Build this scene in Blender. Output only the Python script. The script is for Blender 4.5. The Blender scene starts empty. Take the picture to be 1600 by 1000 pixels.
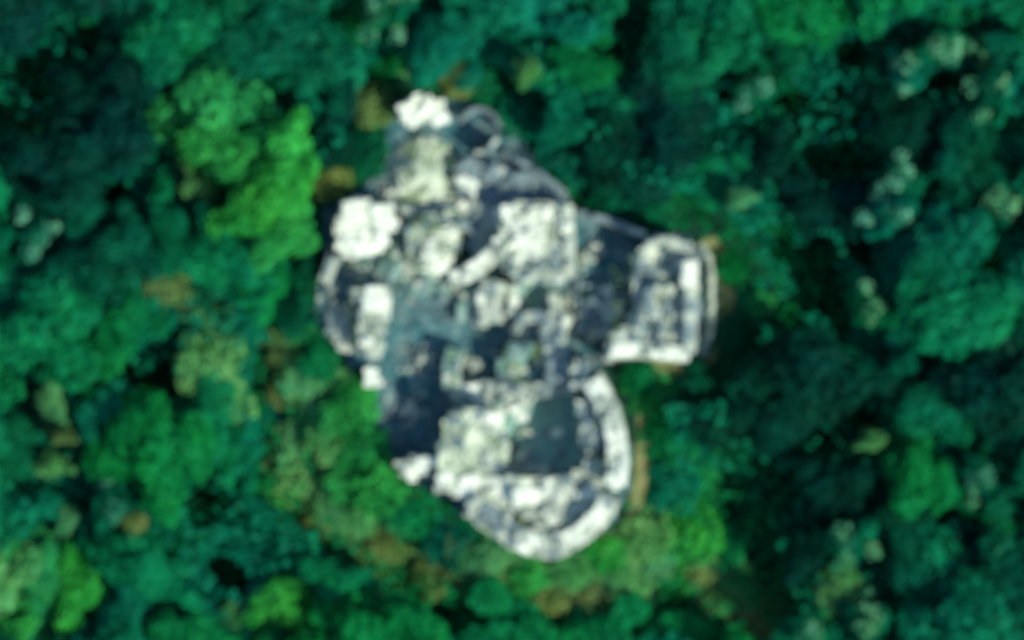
import bpy, bmesh, math, random
import numpy as np
from mathutils import Vector, noise

random.seed(7)
np.random.seed(7)
SC = bpy.context.scene
COL = SC.collection
PXM = 20.0                                  # photo pixels per metre on the ground

# ------------------------------------------------------------------ camera, sky, sun, exposure
CAM_H = 400.0
cam_d = bpy.data.cameras.new('camera')
cam = bpy.data.objects.new('camera', cam_d)
COL.objects.link(cam)
cam.location = (0, 0, CAM_H)
cam.rotation_euler = (0, 0, 0)              # straight down, north up
cam_d.sensor_width = 36.0
cam_d.lens = 36.0 * CAM_H / 80.0            # 80 m across the frame
cam_d.clip_start = 1.0
cam_d.clip_end = 2000.0
cam_d.dof.use_dof = True                    # the photograph is soft all over
cam_d.dof.focus_distance = 40.0
cam_d.dof.aperture_fstop = 1.85
SC.camera = cam

SUN_EL = math.radians(38.0)
SHADOW = Vector((-0.82, 0.57)).normalized() # where shadows fall on the ground
world = bpy.data.worlds.new('World')
SC.world = world
world.use_nodes = True
nt = world.node_tree
sky = nt.nodes.new('ShaderNodeTexSky')
sky.sky_type = 'NISHITA'
sky.sun_disc = False
sky.sun_elevation = SUN_EL
sky.sun_rotation = math.atan2(-SHADOW.x, -SHADOW.y)
sky.altitude = 400.0
sky.air_density = 1.0
sky.dust_density = 0.6
sky.ozone_density = 3.0
bg = nt.nodes['Background']
bg.inputs['Strength'].default_value = 0.15
nt.links.new(sky.outputs['Color'], bg.inputs['Color'])
sun_d = bpy.data.lights.new('sun', 'SUN')
sun_d.energy = 4.5
sun_d.angle = math.radians(0.5)
sun_d.color = (1.0, 0.96, 0.86)
sun = bpy.data.objects.new('sun', sun_d)
COL.objects.link(sun)
sun.location = (60, -40, 90)
ld = Vector((SHADOW.x * math.cos(SUN_EL), SHADOW.y * math.cos(SUN_EL), -math.sin(SUN_EL)))
sun.rotation_euler = ld.to_track_quat('-Z', 'Y').to_euler()
SC.view_settings.view_transform = 'Standard'
SC.view_settings.look = 'None'
SC.view_settings.gamma = 1.0
SC.view_settings.use_curve_mapping = False
SC.view_settings.exposure = 0.68
SC.render.engine = 'CYCLES'
SC.cycles.use_denoising = True

# ------------------------------------------------------------------ helpers
def P(px, py):
    return ((px - 800.0) / PXM, (500.0 - py) / PXM)

def PP(pts):
    return [P(*p) for p in pts]

def tag(o, label=None, cat=None, group=None, kind=None):
    if label: o['label'] = label
    if cat: o['category'] = cat
    if group: o['group'] = group
    if kind: o['kind'] = kind
    return o

def empty(name, loc, label, cat, group=None):
    o = bpy.data.objects.new(name, None)
    o.empty_display_size = 0.5
    COL.objects.link(o)
    o.location = loc
    return tag(o, label, cat, group)

def link(name, me, parent=None, mat=None, loc=None):
    o = bpy.data.objects.new(name, me)
    COL.objects.link(o)
    if mat is not None and not me.materials:
        me.materials.append(mat)
    if parent is not None:
        o.parent = parent
    if loc is not None:
        o.location = loc
    return o

def mesh_from(name, verts, faces, mat=None, smooth=False):
    me = bpy.data.meshes.new(name)
    me.from_pydata([tuple(v) for v in verts], [], [tuple(f) for f in faces])
    if mat: me.materials.append(mat)
    if smooth:
        for p in me.polygons: p.use_smooth = True
    me.update()
    return me

def inside(x, y, poly):
    c = False
    n = len(poly)
    j = n - 1
    for i in range(n):
        xi, yi = poly[i]; xj, yj = poly[j]
        if (yi > y) != (yj > y) and x < (xj - xi) * (y - yi) / (yj - yi) + xi:
            c = not c
        j = i
    return c

def seg_dist(x, y, a, b):
    ax, ay = a; bx, by = b
    dx, dy = bx - ax, by - ay
    l2 = dx * dx + dy * dy
    t = 0.0 if l2 == 0 else max(0.0, min(1.0, ((x - ax) * dx + (y - ay) * dy) / l2))
    return math.hypot(x - ax - t * dx, y - ay - t * dy)

def poly_dist(x, y, poly, closed=True):
    n = len(poly)
    return min(seg_dist(x, y, poly[i], poly[(i + 1) % n]) for i in range(n if closed else n - 1))

def sdist(x, y, poly):
    d = poly_dist(x, y, poly)
    return -d if inside(x, y, poly) else d

def resample(pts, step, closed):
    out = []
    n = len(pts)
    for i in range(n if closed else n - 1):
        a = Vector(pts[i]); b = Vector(pts[(i + 1) % n])
        k = max(1, int(round((b - a).length / step)))
        for j in range(k):
            p = a.lerp(b, j / k)
            out.append((p.x, p.y))
    if not closed:
        out.append(tuple(pts[-1]))
    return out

def smooth_line(pts, closed=False, it=2):
    for _ in range(it):
        n = len(pts); out = []
        if not closed: out.append(pts[0])
        for i in range(n if closed else n - 1):
            a = pts[i]; b = pts[(i + 1) % n]
            out.append((a[0] * .75 + b[0] * .25, a[1] * .75 + b[1] * .25))
            out.append((a[0] * .25 + b[0] * .75, a[1] * .25 + b[1] * .75))
        if not closed: out.append(pts[-1])
        pts = out
    return pts

def thick(line, w):
    """polygon round an open polyline"""
    L, R_ = [], []
    n = len(line)
    for i in range(n):
        a = Vector(line[max(0, i - 1)]); b = Vector(line[min(n - 1, i + 1)])
        t = (b - a).normalized()
        nn = Vector((-t.y, t.x))
        p = Vector(line[i])
        L.append(tuple(p + nn * w / 2)); R_.append(tuple(p - nn * w / 2))
    return R_ + L[::-1]

def area(poly):
    return 0.5 * sum(poly[i][0] * poly[(i + 1) % len(poly)][1] - poly[(i + 1) % len(poly)][0] * poly[i][1] for i in range(len(poly)))

# ------------------------------------------------------------------ materials
def new_mat(name):
    m = bpy.data.materials.new(name)
    m.use_nodes = True
    n = m.node_tree.nodes
    b = n['Principled BSDF']
    return m, m.node_tree, n, m.node_tree.links, b

def ramp(n, stops):
    r = n.new('ShaderNodeValToRGB')
    els = r.color_ramp.elements
    while len(els) < len(stops): els.new(0.5)
    for e, (p, c) in zip(els, stops):
        e.position = p; e.color = (*c, 1)
    return r

def noise_n(n, l, scale, detail=5, rough=0.6, coord=None):
    t = n.new('ShaderNodeTexNoise')
    t.inputs['Scale'].default_value = scale
    t.inputs['Detail'].default_value = detail
    t.inputs['Roughness'].default_value = rough
    if coord is not None: l.new(coord, t.inputs['Vector'])
    return t

def world_pos(n):
    return n.new('ShaderNodeNewGeometry').outputs['Position']

def mixc(n, l, fac, a, b, mode='MIX'):
    m = n.new('ShaderNodeMix'); m.data_type = 'RGBA'; m.blend_type = mode
    for sock, v in ((m.inputs[0], fac), (m.inputs[6], a), (m.inputs[7], b)):
        if isinstance(v, (int, float)): sock.default_value = v
        elif isinstance(v, tuple): sock.default_value = (*v, 1)
        else: l.new(v, sock)
    return m.outputs[2]

def stone_mat(name, light, mid, dark, joints=True, moss=0.25):
    m, t, n, l, b = new_mat(name)
    pos = world_pos(n)
    big = noise_n(n, l, 0.35, 4, 0.6, pos)
    fine = noise_n(n, l, 4.0, 6, 0.65, pos)
    base = mixc(n, l, big.outputs['Fac'], mid, light)
    r1 = ramp(n, [(0.35, dark), (0.55, mid), (0.75, light)])
    l.new(fine.outputs['Fac'], r1.inputs['Fac'])
    base = mixc(n, l, 0.45, base, r1.outputs['Color'])
    oi = n.new('ShaderNodeObjectInfo')
    rr = ramp(n, [(0.0, tuple(c * 0.72 for c in mid)), (0.5, mid), (1.0, light)])
    l.new(oi.outputs['Random'], rr.inputs['Fac'])
    base = mixc(n, l, 0.4, base, rr.outputs['Color'])
    # lichen and moss patches
    mn = noise_n(n, l, 0.8, 5, 0.7, pos)
    mr = ramp(n, [(0.52, (0, 0, 0)), (0.68, (1, 1, 1))])
    l.new(mn.outputs['Fac'], mr.inputs['Fac'])
    mm = n.new('ShaderNodeMath'); mm.operation = 'MULTIPLY'; mm.inputs[1].default_value = moss
    l.new(mr.outputs['Color'], mm.inputs[0])
    base = mixc(n, l, mm.outputs[0], base, (0.10, 0.14, 0.08))
    l.new(base, b.inputs['Base Color'])
    b.inputs['Roughness'].default_value = 0.92
    bump = n.new('ShaderNodeBump'); bump.inputs['Strength'].default_value = 0.5; bump.inputs['Distance'].default_value = 0.06
    if joints:
        v = n.new('ShaderNodeTexVoronoi'); v.feature = 'DISTANCE_TO_EDGE'; v.inputs['Scale'].default_value = 2.2
        mp = n.new('ShaderNodeMapping'); mp.inputs['Scale'].default_value = (1, 1, 1.7)
        l.new(pos, mp.inputs['Vector']); l.new(mp.outputs[0], v.inputs['Vector'])
        rj = ramp(n, [(0.0, (0, 0, 0)), (0.08, (1, 1, 1))])
        l.new(v.outputs['Distance'], rj.inputs['Fac'])
        add = n.new('ShaderNodeMath'); add.operation = 'ADD'
        l.new(rj.outputs['Color'], add.inputs[0]); l.new(fine.outputs['Fac'], add.inputs[1])
        l.new(add.outputs[0], bump.inputs['Height'])
    else:
        l.new(fine.outputs['Fac'], bump.inputs['Height'])
    l.new(bump.outputs[0], b.inputs['Normal'])
    return m

def soil_mat(name, stops, scale=0.5, fine_scale=5.0, rough=1.0):
    m, t, n, l, b = new_mat(name)
    pos = world_pos(n)
    a = noise_n(n, l, scale, 6, 0.65, pos)
    f = noise_n(n, l, fine_scale, 6, 0.7, pos)
    mx = n.new('ShaderNodeMath'); mx.operation = 'MULTIPLY_ADD'; mx.inputs[1].default_value = 0.35
    sub = n.new('ShaderNodeMath'); sub.operation = 'MULTIPLY'; sub.inputs[1].default_value = 0.65
    l.new(a.outputs['Fac'], sub.inputs[0])
    l.new(f.outputs['Fac'], mx.inputs[0]); l.new(sub.outputs[0], mx.inputs[2])
    r = ramp(n, stops)
    l.new(mx.outputs[0], r.inputs['Fac'])
    l.new(r.outputs['Color'], b.inputs['Base Color'])
    b.inputs['Roughness'].default_value = rough
    b.inputs['Specular IOR Level'].default_value = 0.1
    bump = n.new('ShaderNodeBump'); bump.inputs['Strength'].default_value = 0.6; bump.inputs['Distance'].default_value = 0.1
    l.new(f.outputs['Fac'], bump.inputs['Height']); l.new(bump.outputs[0], b.inputs['Normal'])
    return m

def leaf_mat(name, c0, c1, trans=0.25):
    m, t, n, l, b = new_mat(name)
    g = n.new('ShaderNodeNewGeometry')
    oi = n.new('ShaderNodeObjectInfo')
    r = ramp(n, [(0.0, c0), (1.0, c1)])
    ns = noise_n(n, l, 0.38, 4, 0.65, g.outputs['Position'])
    add = n.new('ShaderNodeMath'); add.operation = 'MULTIPLY_ADD'; add.inputs[1].default_value = 0.4
    l.new(g.outputs['Random Per Island'], add.inputs[0])
    sc = n.new('ShaderNodeMath'); sc.operation = 'MULTIPLY_ADD'; sc.inputs[1].default_value = 2.4; sc.inputs[2].default_value = -0.95
    l.new(ns.outputs['Fac'], sc.inputs[0]); l.new(sc.outputs[0], add.inputs[2])
    l.new(add.outputs[0], r.inputs['Fac'])
    hs = n.new('ShaderNodeHueSaturation')
    hv = n.new('ShaderNodeMath'); hv.operation = 'MULTIPLY_ADD'; hv.inputs[1].default_value = 0.03; hv.inputs[2].default_value = 0.485
    l.new(oi.outputs['Random'], hv.inputs[0]); l.new(hv.outputs[0], hs.inputs['Hue'])
    hn = noise_n(n, l, 0.16, 4, 0.6, g.outputs['Position'])
    hr = ramp(n, [(0.40, (0, 0, 0)), (0.62, (1, 1, 1))]); l.new(hn.outputs['Fac'], hr.inputs['Fac'])
    hm = n.new('ShaderNodeMath'); hm.operation = 'MULTIPLY'; hm.inputs[1].default_value = 0.55; l.new(hr.outputs['Color'], hm.inputs[0])
    alt = mixc(n, l, 1.0, r.outputs['Color'], (1.8, 1.12, 0.65), 'MULTIPLY')
    l.new(mixc(n, l, hm.outputs[0], r.outputs['Color'], alt), hs.inputs['Color'])
    l.new(hs.outputs['Color'], b.inputs['Base Color'])
    b.inputs['Roughness'].default_value = 0.55
    b.inputs['Specular IOR Level'].default_value = 0.03
    tr = n.new('ShaderNodeBsdfTranslucent'); l.new(hs.outputs['Color'], tr.inputs['Color'])
    mx = n.new('ShaderNodeMixShader'); mx.inputs[0].default_value = trans
    out = n['Material Output']
    l.new(b.outputs[0], mx.inputs[1]); l.new(tr.outputs[0], mx.inputs[2]); l.new(mx.outputs[0], out.inputs['Surface'])
    return m

M = {}
M['stone'] = stone_mat('pale_limestone', (0.50, 0.56, 0.42), (0.33, 0.39, 0.30), (0.13, 0.18, 0.15), moss=0.5)
M['white'] = stone_mat('white_limestone', (0.80, 0.85, 0.68), (0.60, 0.66, 0.51), (0.32, 0.38, 0.31), moss=0.2)
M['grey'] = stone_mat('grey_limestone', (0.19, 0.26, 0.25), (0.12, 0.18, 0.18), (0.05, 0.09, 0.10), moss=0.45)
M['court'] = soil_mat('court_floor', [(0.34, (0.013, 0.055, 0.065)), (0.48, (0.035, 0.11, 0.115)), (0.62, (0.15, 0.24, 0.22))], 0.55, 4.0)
M['pit'] = soil_mat('pit_floor', [(0.3, (0.12, 0.27, 0.23)), (0.5, (0.19, 0.36, 0.30)), (0.7, (0.28, 0.44, 0.37))], 0.5, 4.0)
M['turf'] = soil_mat('dry_turf', [(0.3, (0.17, 0.25, 0.15)), (0.46, (0.32, 0.39, 0.27)), (0.66, (0.50, 0.56, 0.42))], 0.8, 3.0)
M['moss'] = soil_mat('mossy_fill', [(0.3, (0.06, 0.14, 0.11)), (0.5, (0.13, 0.23, 0.19)), (0.7, (0.25, 0.35, 0.29))], 0.7, 4.0)
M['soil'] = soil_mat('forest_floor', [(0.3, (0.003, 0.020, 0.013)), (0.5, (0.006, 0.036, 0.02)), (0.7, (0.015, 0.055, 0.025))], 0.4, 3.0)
M['earth'] = soil_mat('bare_earth', [(0.3, (0.05, 0.10, 0.03)), (0.5, (0.13, 0.15, 0.055)), (0.7, (0.26, 0.22, 0.11))], 0.6, 3.0)
M['bark'] = soil_mat('bark', [(0.3, (0.03, 0.025, 0.02)), (0.6, (0.08, 0.065, 0.05))], 3.0, 12.0)
LEAF = {
    'dark':   leaf_mat('leaf_dark',   (0.0005, 0.045, 0.023), (0.002, 0.130, 0.066)),
    'teal':   leaf_mat('leaf_teal',   (0.0006, 0.076, 0.038), (0.003, 0.195, 0.097)),
    'mid':    leaf_mat('leaf_mid',    (0.0006, 0.088, 0.028), (0.004, 0.235, 0.072)),
    'bright': leaf_mat('leaf_bright', (0.006, 0.160, 0.035), (0.036, 0.390, 0.080)),
    'yellow': leaf_mat('leaf_yellow', (0.026, 0.185, 0.060), (0.105, 0.390, 0.140)),
    'olive':  leaf_mat('leaf_olive',  (0.040, 0.130, 0.034), (0.150, 0.260, 0.088)),
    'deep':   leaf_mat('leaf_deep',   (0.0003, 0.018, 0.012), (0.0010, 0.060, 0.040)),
    'pale':   leaf_mat('leaf_highlight',   (0.012, 0.160, 0.080), (0.130, 0.420, 0.240)),  # sunlit treetop highlights painted as a leaf colour
}
COLOUR_WORD = {'deep': 'blackish green', 'dark': 'dark green', 'teal': 'blue-green', 'mid': 'mid green', 'bright': 'bright green',
               'yellow': 'yellow-green', 'olive': 'olive brown', 'pale': 'painted-highlight green'}

# ------------------------------------------------------------------ terrain
OUTLINE = PP([(508, 322), (560, 305), (612, 240), (606, 165), (655, 146), (700, 152), (745, 165), (790, 192), (850, 262),
              (900, 325), (1010, 358), (1086, 378), (1116, 420), (1115, 530), (1088, 562), (945, 567), (940, 600), (982, 690),
              (984, 750), (962, 806), (925, 848), (860, 870), (790, 848), (690, 776), (618, 745), (590, 700), (592, 612),
              (530, 548), (486, 490), (500, 440), (506, 400)])

_gx = np.arange(-50, 50.01, 0.25); _gy = np.arange(-40, 40.01, 0.25)
_XX, _YY = np.meshgrid(_gx, _gy)
def _field(poly):
    D = np.full(_XX.shape, 1e9); C = np.zeros(_XX.shape, bool)
    n = len(poly)
    for i in range(n):
        ax, ay = poly[i]; bx, by = poly[(i + 1) % n]
        dx, dy = bx - ax, by - ay
        t = np.clip(((_XX - ax) * dx + (_YY - ay) * dy) / (dx * dx + dy * dy + 1e-12), 0, 1)
        D = np.minimum(D, np.hypot(_XX - ax - t * dx, _YY - ay - t * dy))
        if by != ay:
            C ^= ((ay > _YY) != (by > _YY)) & (_XX < dx * (_YY - ay) / dy + ax)
    return np.where(C, -D, D)
_SD = _field(OUTLINE)
def castle_d(x, y):
    if abs(x) >= 49.5 or abs(y) >= 39.5: return 20.0
    fx = (x + 50) / 0.25; fy = (y + 40) / 0.25
    i = int(fx); j = int(fy); u = fx - i; v = fy - j
    return float((_SD[j, i] * (1 - u) + _SD[j, i + 1] * u) * (1 - v) + (_SD[j + 1, i] * (1 - u) + _SD[j + 1, i + 1] * u) * v)

def terrain_z(x, y):
    d = castle_d(x, y)
    t = max(0.0, min(1.0, (d - 0.2) / 9.0))
    s = t * t * (3 - 2 * t)
    z = -3.6 * s
    if d > 0:
        z += min(1.0, d / 2.0) * 0.5 * noise.noise(Vector((x * 0.22, y * 0.22, 3.1)))
        z -= 0.010 * max(0, abs(x) - 30) + 0.010 * max(0, abs(y) - 25)
    return z - 0.05

def build_ground():
    xs = sorted(set([-400, -250, -150, -100, -70] + [i * 0.75 for i in range(-64, 65)] + [70, 100, 150, 250, 400]))
    ys = sorted(set([-400, -250, -150, -100, -60] + [i * 0.75 for i in range(-48, 49)] + [60, 100, 150, 250, 400]))
    vs = [(x, y, terrain_z(x, y)) for y in ys for x in xs]
    nx = len(xs)
    fs = [(j * nx + i, j * nx + i + 1, (j + 1) * nx + i + 1, (j + 1) * nx + i) for j in range(len(ys) - 1) for i in range(nx - 1)]
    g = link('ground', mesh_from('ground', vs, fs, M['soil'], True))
    tag(g, 'dark leaf-littered forest floor sloping down from the ruin', None, None, 'structure')
build_ground()

def ribbon(name, label, line_px, w, mat, dz=0.04, kind='structure'):
    line = resample(smooth_line(PP(line_px)), 0.5, False)
    n = len(line); vs = []; fs = []
    K = 5
    for i in range(n):
        a = Vector(line[max(0, i - 1)]); b = Vector(line[min(n - 1, i + 1)])
        t = (b - a).normalized(); nn = Vector((-t.y, t.x))
        ww = w * (0.8 + 0.5 * noise.noise(Vector((i * 0.17, w, 0.3))))
        for k in range(K):
            p = Vector(line[i]) + nn * ww * (k / (K - 1) - 0.5)
            vs.append((p.x, p.y, terrain_z(p.x, p.y) + dz + 0.03 * random.random()))
    for i in range(n - 1):
        for k in range(K - 1):
            a = i * K + k
            fs.append((a, a + 1, a + K + 1, a + K))
    o = link(name, mesh_from(name, vs, fs, mat, True))
    return tag(o, label, None, None, kind)

PATH_W = [(432, 556), (424, 610), (446, 670), (470, 745), (520, 800), (575, 848), (650, 884), (730, 893), (800, 915), (900, 905),
          (985, 900), (1050, 886), (1115, 908), (1170, 955), (1215, 1010)]
ribbon('footpath', 'worn brown footpath curving round the foot of the ruin', PATH_W, 2.4, M['earth'])
ribbon('footpath', 'narrow bare earth path hugging the curved wall of the round bastion', [(1012, 600), (1006, 650), (1004, 700), (1003, 745), (990, 800), (968, 850)], 1.3, M['earth'])
ribbon('footpath', 'olive earth strip along the outer wall of the square tower', [(1105, 372), (1126, 410), (1130, 470), (1126, 525), (1100, 572), (1010, 585)], 2.0, M['earth'])

# ------------------------------------------------------------------ masonry
def block_mesh(i):
    bm = bmesh.new()
    bmesh.ops.create_cube(bm, size=1.0)
    for v in bm.verts:
        v.co += Vector((random.uniform(-.1, .1), random.uniform(-.1, .1), random.uniform(-.12, .12)))
    bmesh.ops.bevel(bm, geom=bm.edges[:], offset=0.09, segments=1, affect='EDGES')
    me = bpy.data.meshes.new('stone')
    bm.to_mesh(me); bm.free()
    return me
BLOCKS = {}
for key in ('stone', 'white', 'grey'):
    L = []
    for i in range(7):
        me = block_mesh(i); me.materials.append(M[key]); L.append(me)
    BLOCKS[key] = L

def wob(x, y, k, f=0.9):
    return noise.noise(Vector((x * f, y * f, k)))

def stump(name, poly, z0, z1, mat, parent, amp=0.3, capmat=None, cell=0.42):
    """ruined solid masonry: bumpy broken top, ragged outline, uneven courses on the faces"""
    xs = [p[0] for p in poly]; ys = [p[1] for p in poly]
    nx = int((max(xs) - min(xs)) / cell) + 3; ny = int((max(ys) - min(ys)) / cell) + 3
    x0 = (min(xs) + max(xs)) / 2 - nx * cell / 2; y0 = (min(ys) + max(ys)) / 2 - ny * cell / 2
    bm = bmesh.new(); V = {}
    def vert(i, j):
        if (i, j) not in V:
            x = x0 + i * cell + random.uniform(-.1, .1); y = y0 + j * cell + random.uniform(-.1, .1)
            z = z1 + amp * (1.3 * wob(x, y, 2.7, 0.7) + 0.6 * random.uniform(-.5, .5))
            V[(i, j)] = bm.verts.new((x, y, z))
        return V[(i, j)]
    for i in range(nx):
        for j in range(ny):
            cx = x0 + (i + .5) * cell; cy = y0 + (j + .5) * cell
            if inside(cx + 0.2 * wob(cx, cy, 5.5), cy + 0.2 * wob(cx, cy, 8.5), poly):
                bm.faces.new((vert(i, j), vert(i + 1, j), vert(i + 1, j + 1), vert(i, j + 1)))
    top = set(bm.faces)
    edges = [e for e in bm.edges if e.is_boundary]
    lev = max(1, int((z1 - z0) / 0.8))
    for k in range(lev):
        r = bmesh.ops.extrude_edge_only(bm, edges=edges)
        nv = [g for g in r['geom'] if isinstance(g, bmesh.types.BMVert)]
        edges = [g for g in r['geom'] if isinstance(g, bmesh.types.BMEdge) and g.is_boundary]
        zt = z1 + (z0 - z1) * (k + 1) / lev
        for v in nv:
            v.co.x += random.uniform(-.05, .05); v.co.y += random.uniform(-.05, .05)
            v.co.z = zt + (random.uniform(-.1, .1) if k < lev - 1 else 0)
    bmesh.ops.recalc_face_normals(bm, faces=bm.faces[:])
    me = bpy.data.meshes.new(name); me.materials.append(mat)
    if capmat:
        me.materials.append(capmat)
        for f in top: f.material_index = 1
    bm.to_mesh(me); bm.free()
    o = link(name, me, parent)
    if parent: o.location = -parent.location
    return o

def wall(name, line, w, z0, zt, mat, parent, var=0.35, capmat=None):
    """ruined wall along a line: ragged width, broken top; zt is a height or (start, end)"""
    pts = resample(line, 0.45, False)
    n = len(pts)
    za, zb = zt if isinstance(zt, tuple) else (zt, zt)
    bm = bmesh.new(); prof = []
    tops = []
    for i in range(n):
        a = Vector(pts[max(0, i - 1)]); b = Vector(pts[min(n - 1, i + 1)])
        t = (b - a).normalized(); nn = Vector((-t.y, t.x)); p = Vector(pts[i])
        f = i / (n - 1) if n > 1 else 0
        z = za + (zb - za) * f + var * 1.2 * wob(p.x, p.y, 1.3, 0.55)
        tops.append((p, z))
        wl = w / 2 * (1 + 0.22 * wob(p.x, p.y, 4.4)); wr = w / 2 * (1 + 0.22 * wob(p.x, p.y, 6.6))
        lev = max(2, int((z - z0) / 0.8) + 1)
        lev = 5
        row = []
        for k in range(lev):
            zz = z0 + (z - z0) * k / (lev - 1)
            q = p + nn * (wl + random.uniform(-.05, .05) + 0.03 * (lev - 1 - k))
            row.append(bm.verts.new((q.x, q.y, zz + (random.uniform(-.12, .12) if k else 0))))
        q = p + nn * random.uniform(-.1, .1) * w
        row.append(bm.verts.new((q.x, q.y, z + random.uniform(-.1, .2))))
        for k in range(lev - 1, -1, -1):
            zz = z0 + (z - z0) * k / (lev - 1)
            q = p - nn * (wr + random.uniform(-.05, .05) + 0.03 * (lev - 1 - k))
            row.append(bm.verts.new((q.x, q.y, zz + (random.uniform(-.12, .12) if k else 0))))
        prof.append(row)
    for i in range(n - 1):
        for k in range(len(prof[0]) - 1):
            f = bm.faces.new((prof[i][k], prof[i][k + 1], prof[i + 1][k + 1], prof[i + 1][k]))
            if capmat and k in (4, 5): f.material_index = 1
    bm.faces.new(prof[0][::-1]); bm.faces.new(prof[-1])
    bmesh.ops.recalc_face_normals(bm, faces=bm.faces[:])
    me = bpy.data.meshes.new(name); me.materials.append(mat)
    if capmat: me.materials.append(capmat)
    bm.to_mesh(me); bm.free()
    o = link(name, me, parent)
    if parent: o.location = -parent.location
    return tops

def slab(name, poly, z0, z1, mat, capmat):
    poly = poly if area(poly) > 0 else poly[::-1]
    return stump(name, poly, z0, z1, mat, None, 0.08, capmat, 0.6)

def pick(key, x, y):
    """stone kind: whiter and greyer patches run through the masonry"""
    v = wob(x, y, 11.0, 0.33) * 1.2 + random.uniform(-.3, .3)
    if key == 'bright': return 'white' if v > -0.28 else 'stone'
    if key == 'mix': return 'white' if v > 0.27 else ('grey' if v < -0.25 else 'stone')
    if key == 'dull': return 'white' if v > 0.45 else ('grey' if v < -0.05 else 'stone')
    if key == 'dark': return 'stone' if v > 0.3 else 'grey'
    return key

def put_block(parent, key, x, y, z, sx, sy, sz, rot):
    o = bpy.data.objects.new('stone', random.choice(BLOCKS[pick(key, x, y)]))
    COL.objects.link(o)
    o.parent = parent
    pl = parent.location
    o.location = (x - pl.x, y - pl.y, z - pl.z)
    o.scale = (sx, sy, sz)
    o.rotation_euler = (random.uniform(-.12, .12), random.uniform(-.12, .12), rot)
    return o

def stones_on(parent, tops, w, key, miss=0.2, stub=0.14):
    """broken top courses of a wall"""
    cum = [0.0]
    for i in range(1, len(tops)):
        cum.append(cum[-1] + (tops[i][0] - tops[i - 1][0]).length)
    rows = max(1, int(round(w / 0.58))); rw = w / rows
    for r in range(rows):
        s_ = random.uniform(0.0, 0.4)
        while s_ < cum[-1] - 0.15:
            ln = random.uniform(0.45, 0.95)
            sm = min(s_ + ln / 2, cum[-1])
            j = min(range(len(cum)), key=lambda q: abs(cum[q] - sm))
            p0, z = tops[j]
            t = (tops[min(len(tops) - 1, j + 1)][0] - tops[max(0, j - 1)][0]).normalized(); nn = Vector((-t.y, t.x))
            c = p0 + t * (sm - cum[j]) + nn * ((r + .5) * rw - w / 2 + random.uniform(-.06, .06))
            if random.random() > miss + 0.25 * max(0, wob(c.x, c.y, 21, 0.8)):
                h = random.uniform(0.28, 0.5); ang = math.atan2(t.y, t.x)
                put_block(parent, key, c.x, c.y, z + h * 0.25, ln * 1.02, rw * random.uniform(.9, 1.05), h, ang + random.uniform(-.12, .12))
                if random.random() < stub:
                    put_block(parent, key, c.x, c.y, z + h * 0.6 + 0.2, ln * 0.8, rw * 0.85, 0.42, ang + random.uniform(-.3, .3))
            s_ += ln

def stones_area(parent, poly, z, key, ang=0.0, size=0.7, miss=0.3, amp=0.3):
    xs = [p[0] for p in poly]; ys = [p[1] for p in poly]
    cx, cy = (min(xs) + max(xs)) / 2, (min(ys) + max(ys)) / 2
    R = max(max(xs) - min(xs), max(ys) - min(ys)) * 0.75 + 1
    ca, sa = math.cos(ang), math.sin(ang)
    v = -R
    while v < R:
        h = size * random.uniform(0.6, 1.0)
        u = -R + random.uniform(0, size)
        while u < R:
            l = size * random.uniform(0.65, 1.4)
            x = cx + (u + l / 2) * ca - (v + h / 2) * sa
            y = cy + (u + l / 2) * sa + (v + h / 2) * ca
            if inside(x + 0.2 * wob(x, y, 5.5), y + 0.2 * wob(x, y, 8.5), poly) and random.random() > miss + 0.3 * wob(x, y, 33, 0.5):
                put_block(parent, key, x, y, z + amp * 1.3 * wob(x, y, 2.7, 0.7) + random.uniform(.02, .16), l * 1.02, h * 1.02,
                          random.uniform(0.25, 0.5), ang + random.uniform(-.25, .25))
            u += l
        v += h

def thing_at(name, label, cat, px, py, group=None):
    x, y = P(px, py)
    return empty(name, (x, y, 0.0), label, cat, group)

# floor on which the ruin stands
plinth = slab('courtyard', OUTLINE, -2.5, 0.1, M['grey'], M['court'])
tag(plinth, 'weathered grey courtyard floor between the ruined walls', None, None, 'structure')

G = 0.0
def wl(parent, name, line_px, w, zt, key, mat='stone', miss=0.2, stub=0.12, cap=None, var=0.35, z0=G):
    tops = wall(name, PP(line_px), w, z0, zt, M[mat], parent, var, cap)
    stones_on(parent, tops, w * 0.95, key, miss, stub)

def st(parent, name, poly_px, z, key, mat='stone', cap=None, ang=0.0, miss=0.3, amp=0.3, size=0.7, z0=G):
    stump(name, PP(poly_px), z0, z, M[mat], parent, amp, cap)
    if key: stones_area(parent, PP(poly_px), z, key, ang, size, miss, amp)

# --- round bastion -------------------------------------------------------
B = thing_at('round_bastion', 'big roofless round bastion with a dark square pit and pale curved wall', 'bastion', 850, 730)
arc = smooth_line([(916, 590), (938, 628), (952, 665), (957, 705), (956, 745), (944, 780), (928, 804), (905, 826), (878, 841), (853, 846),
                   (826, 840), (800, 826), (772, 806), (735, 782)], it=1)
q1 = [p for p in arc if p[1] < 770]; q2 = [p for p in arc if p[1] >= 762 and p[0] > 880]; q3 = [p for p in arc if p[0] <= 892 and p[1] > 770]
wl(B, 'curved_wall', [(p[0] + 6, p[1]) for p in q1], 1.6, (5.3, 5.9), 'bright', miss=0.12)
wl(B, 'curved_wall', [(p[0] + 4, p[1] + 3) for p in q2], 1.65, (5.9, 5.0), 'bright', miss=0.12)
wl(B, 'curved_wall', [(p[0], p[1] + 4) for p in q3], 1.9, (5.0, 4.4), 'mix', miss=0.15)
st(B, 'terrace', [(698, 648), (730, 640), (782, 644), (794, 690), (788, 742), (690, 744), (686, 700)], 4.0, 'dull', cap=M['turf'], amp=0.45, miss=0.8)
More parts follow.
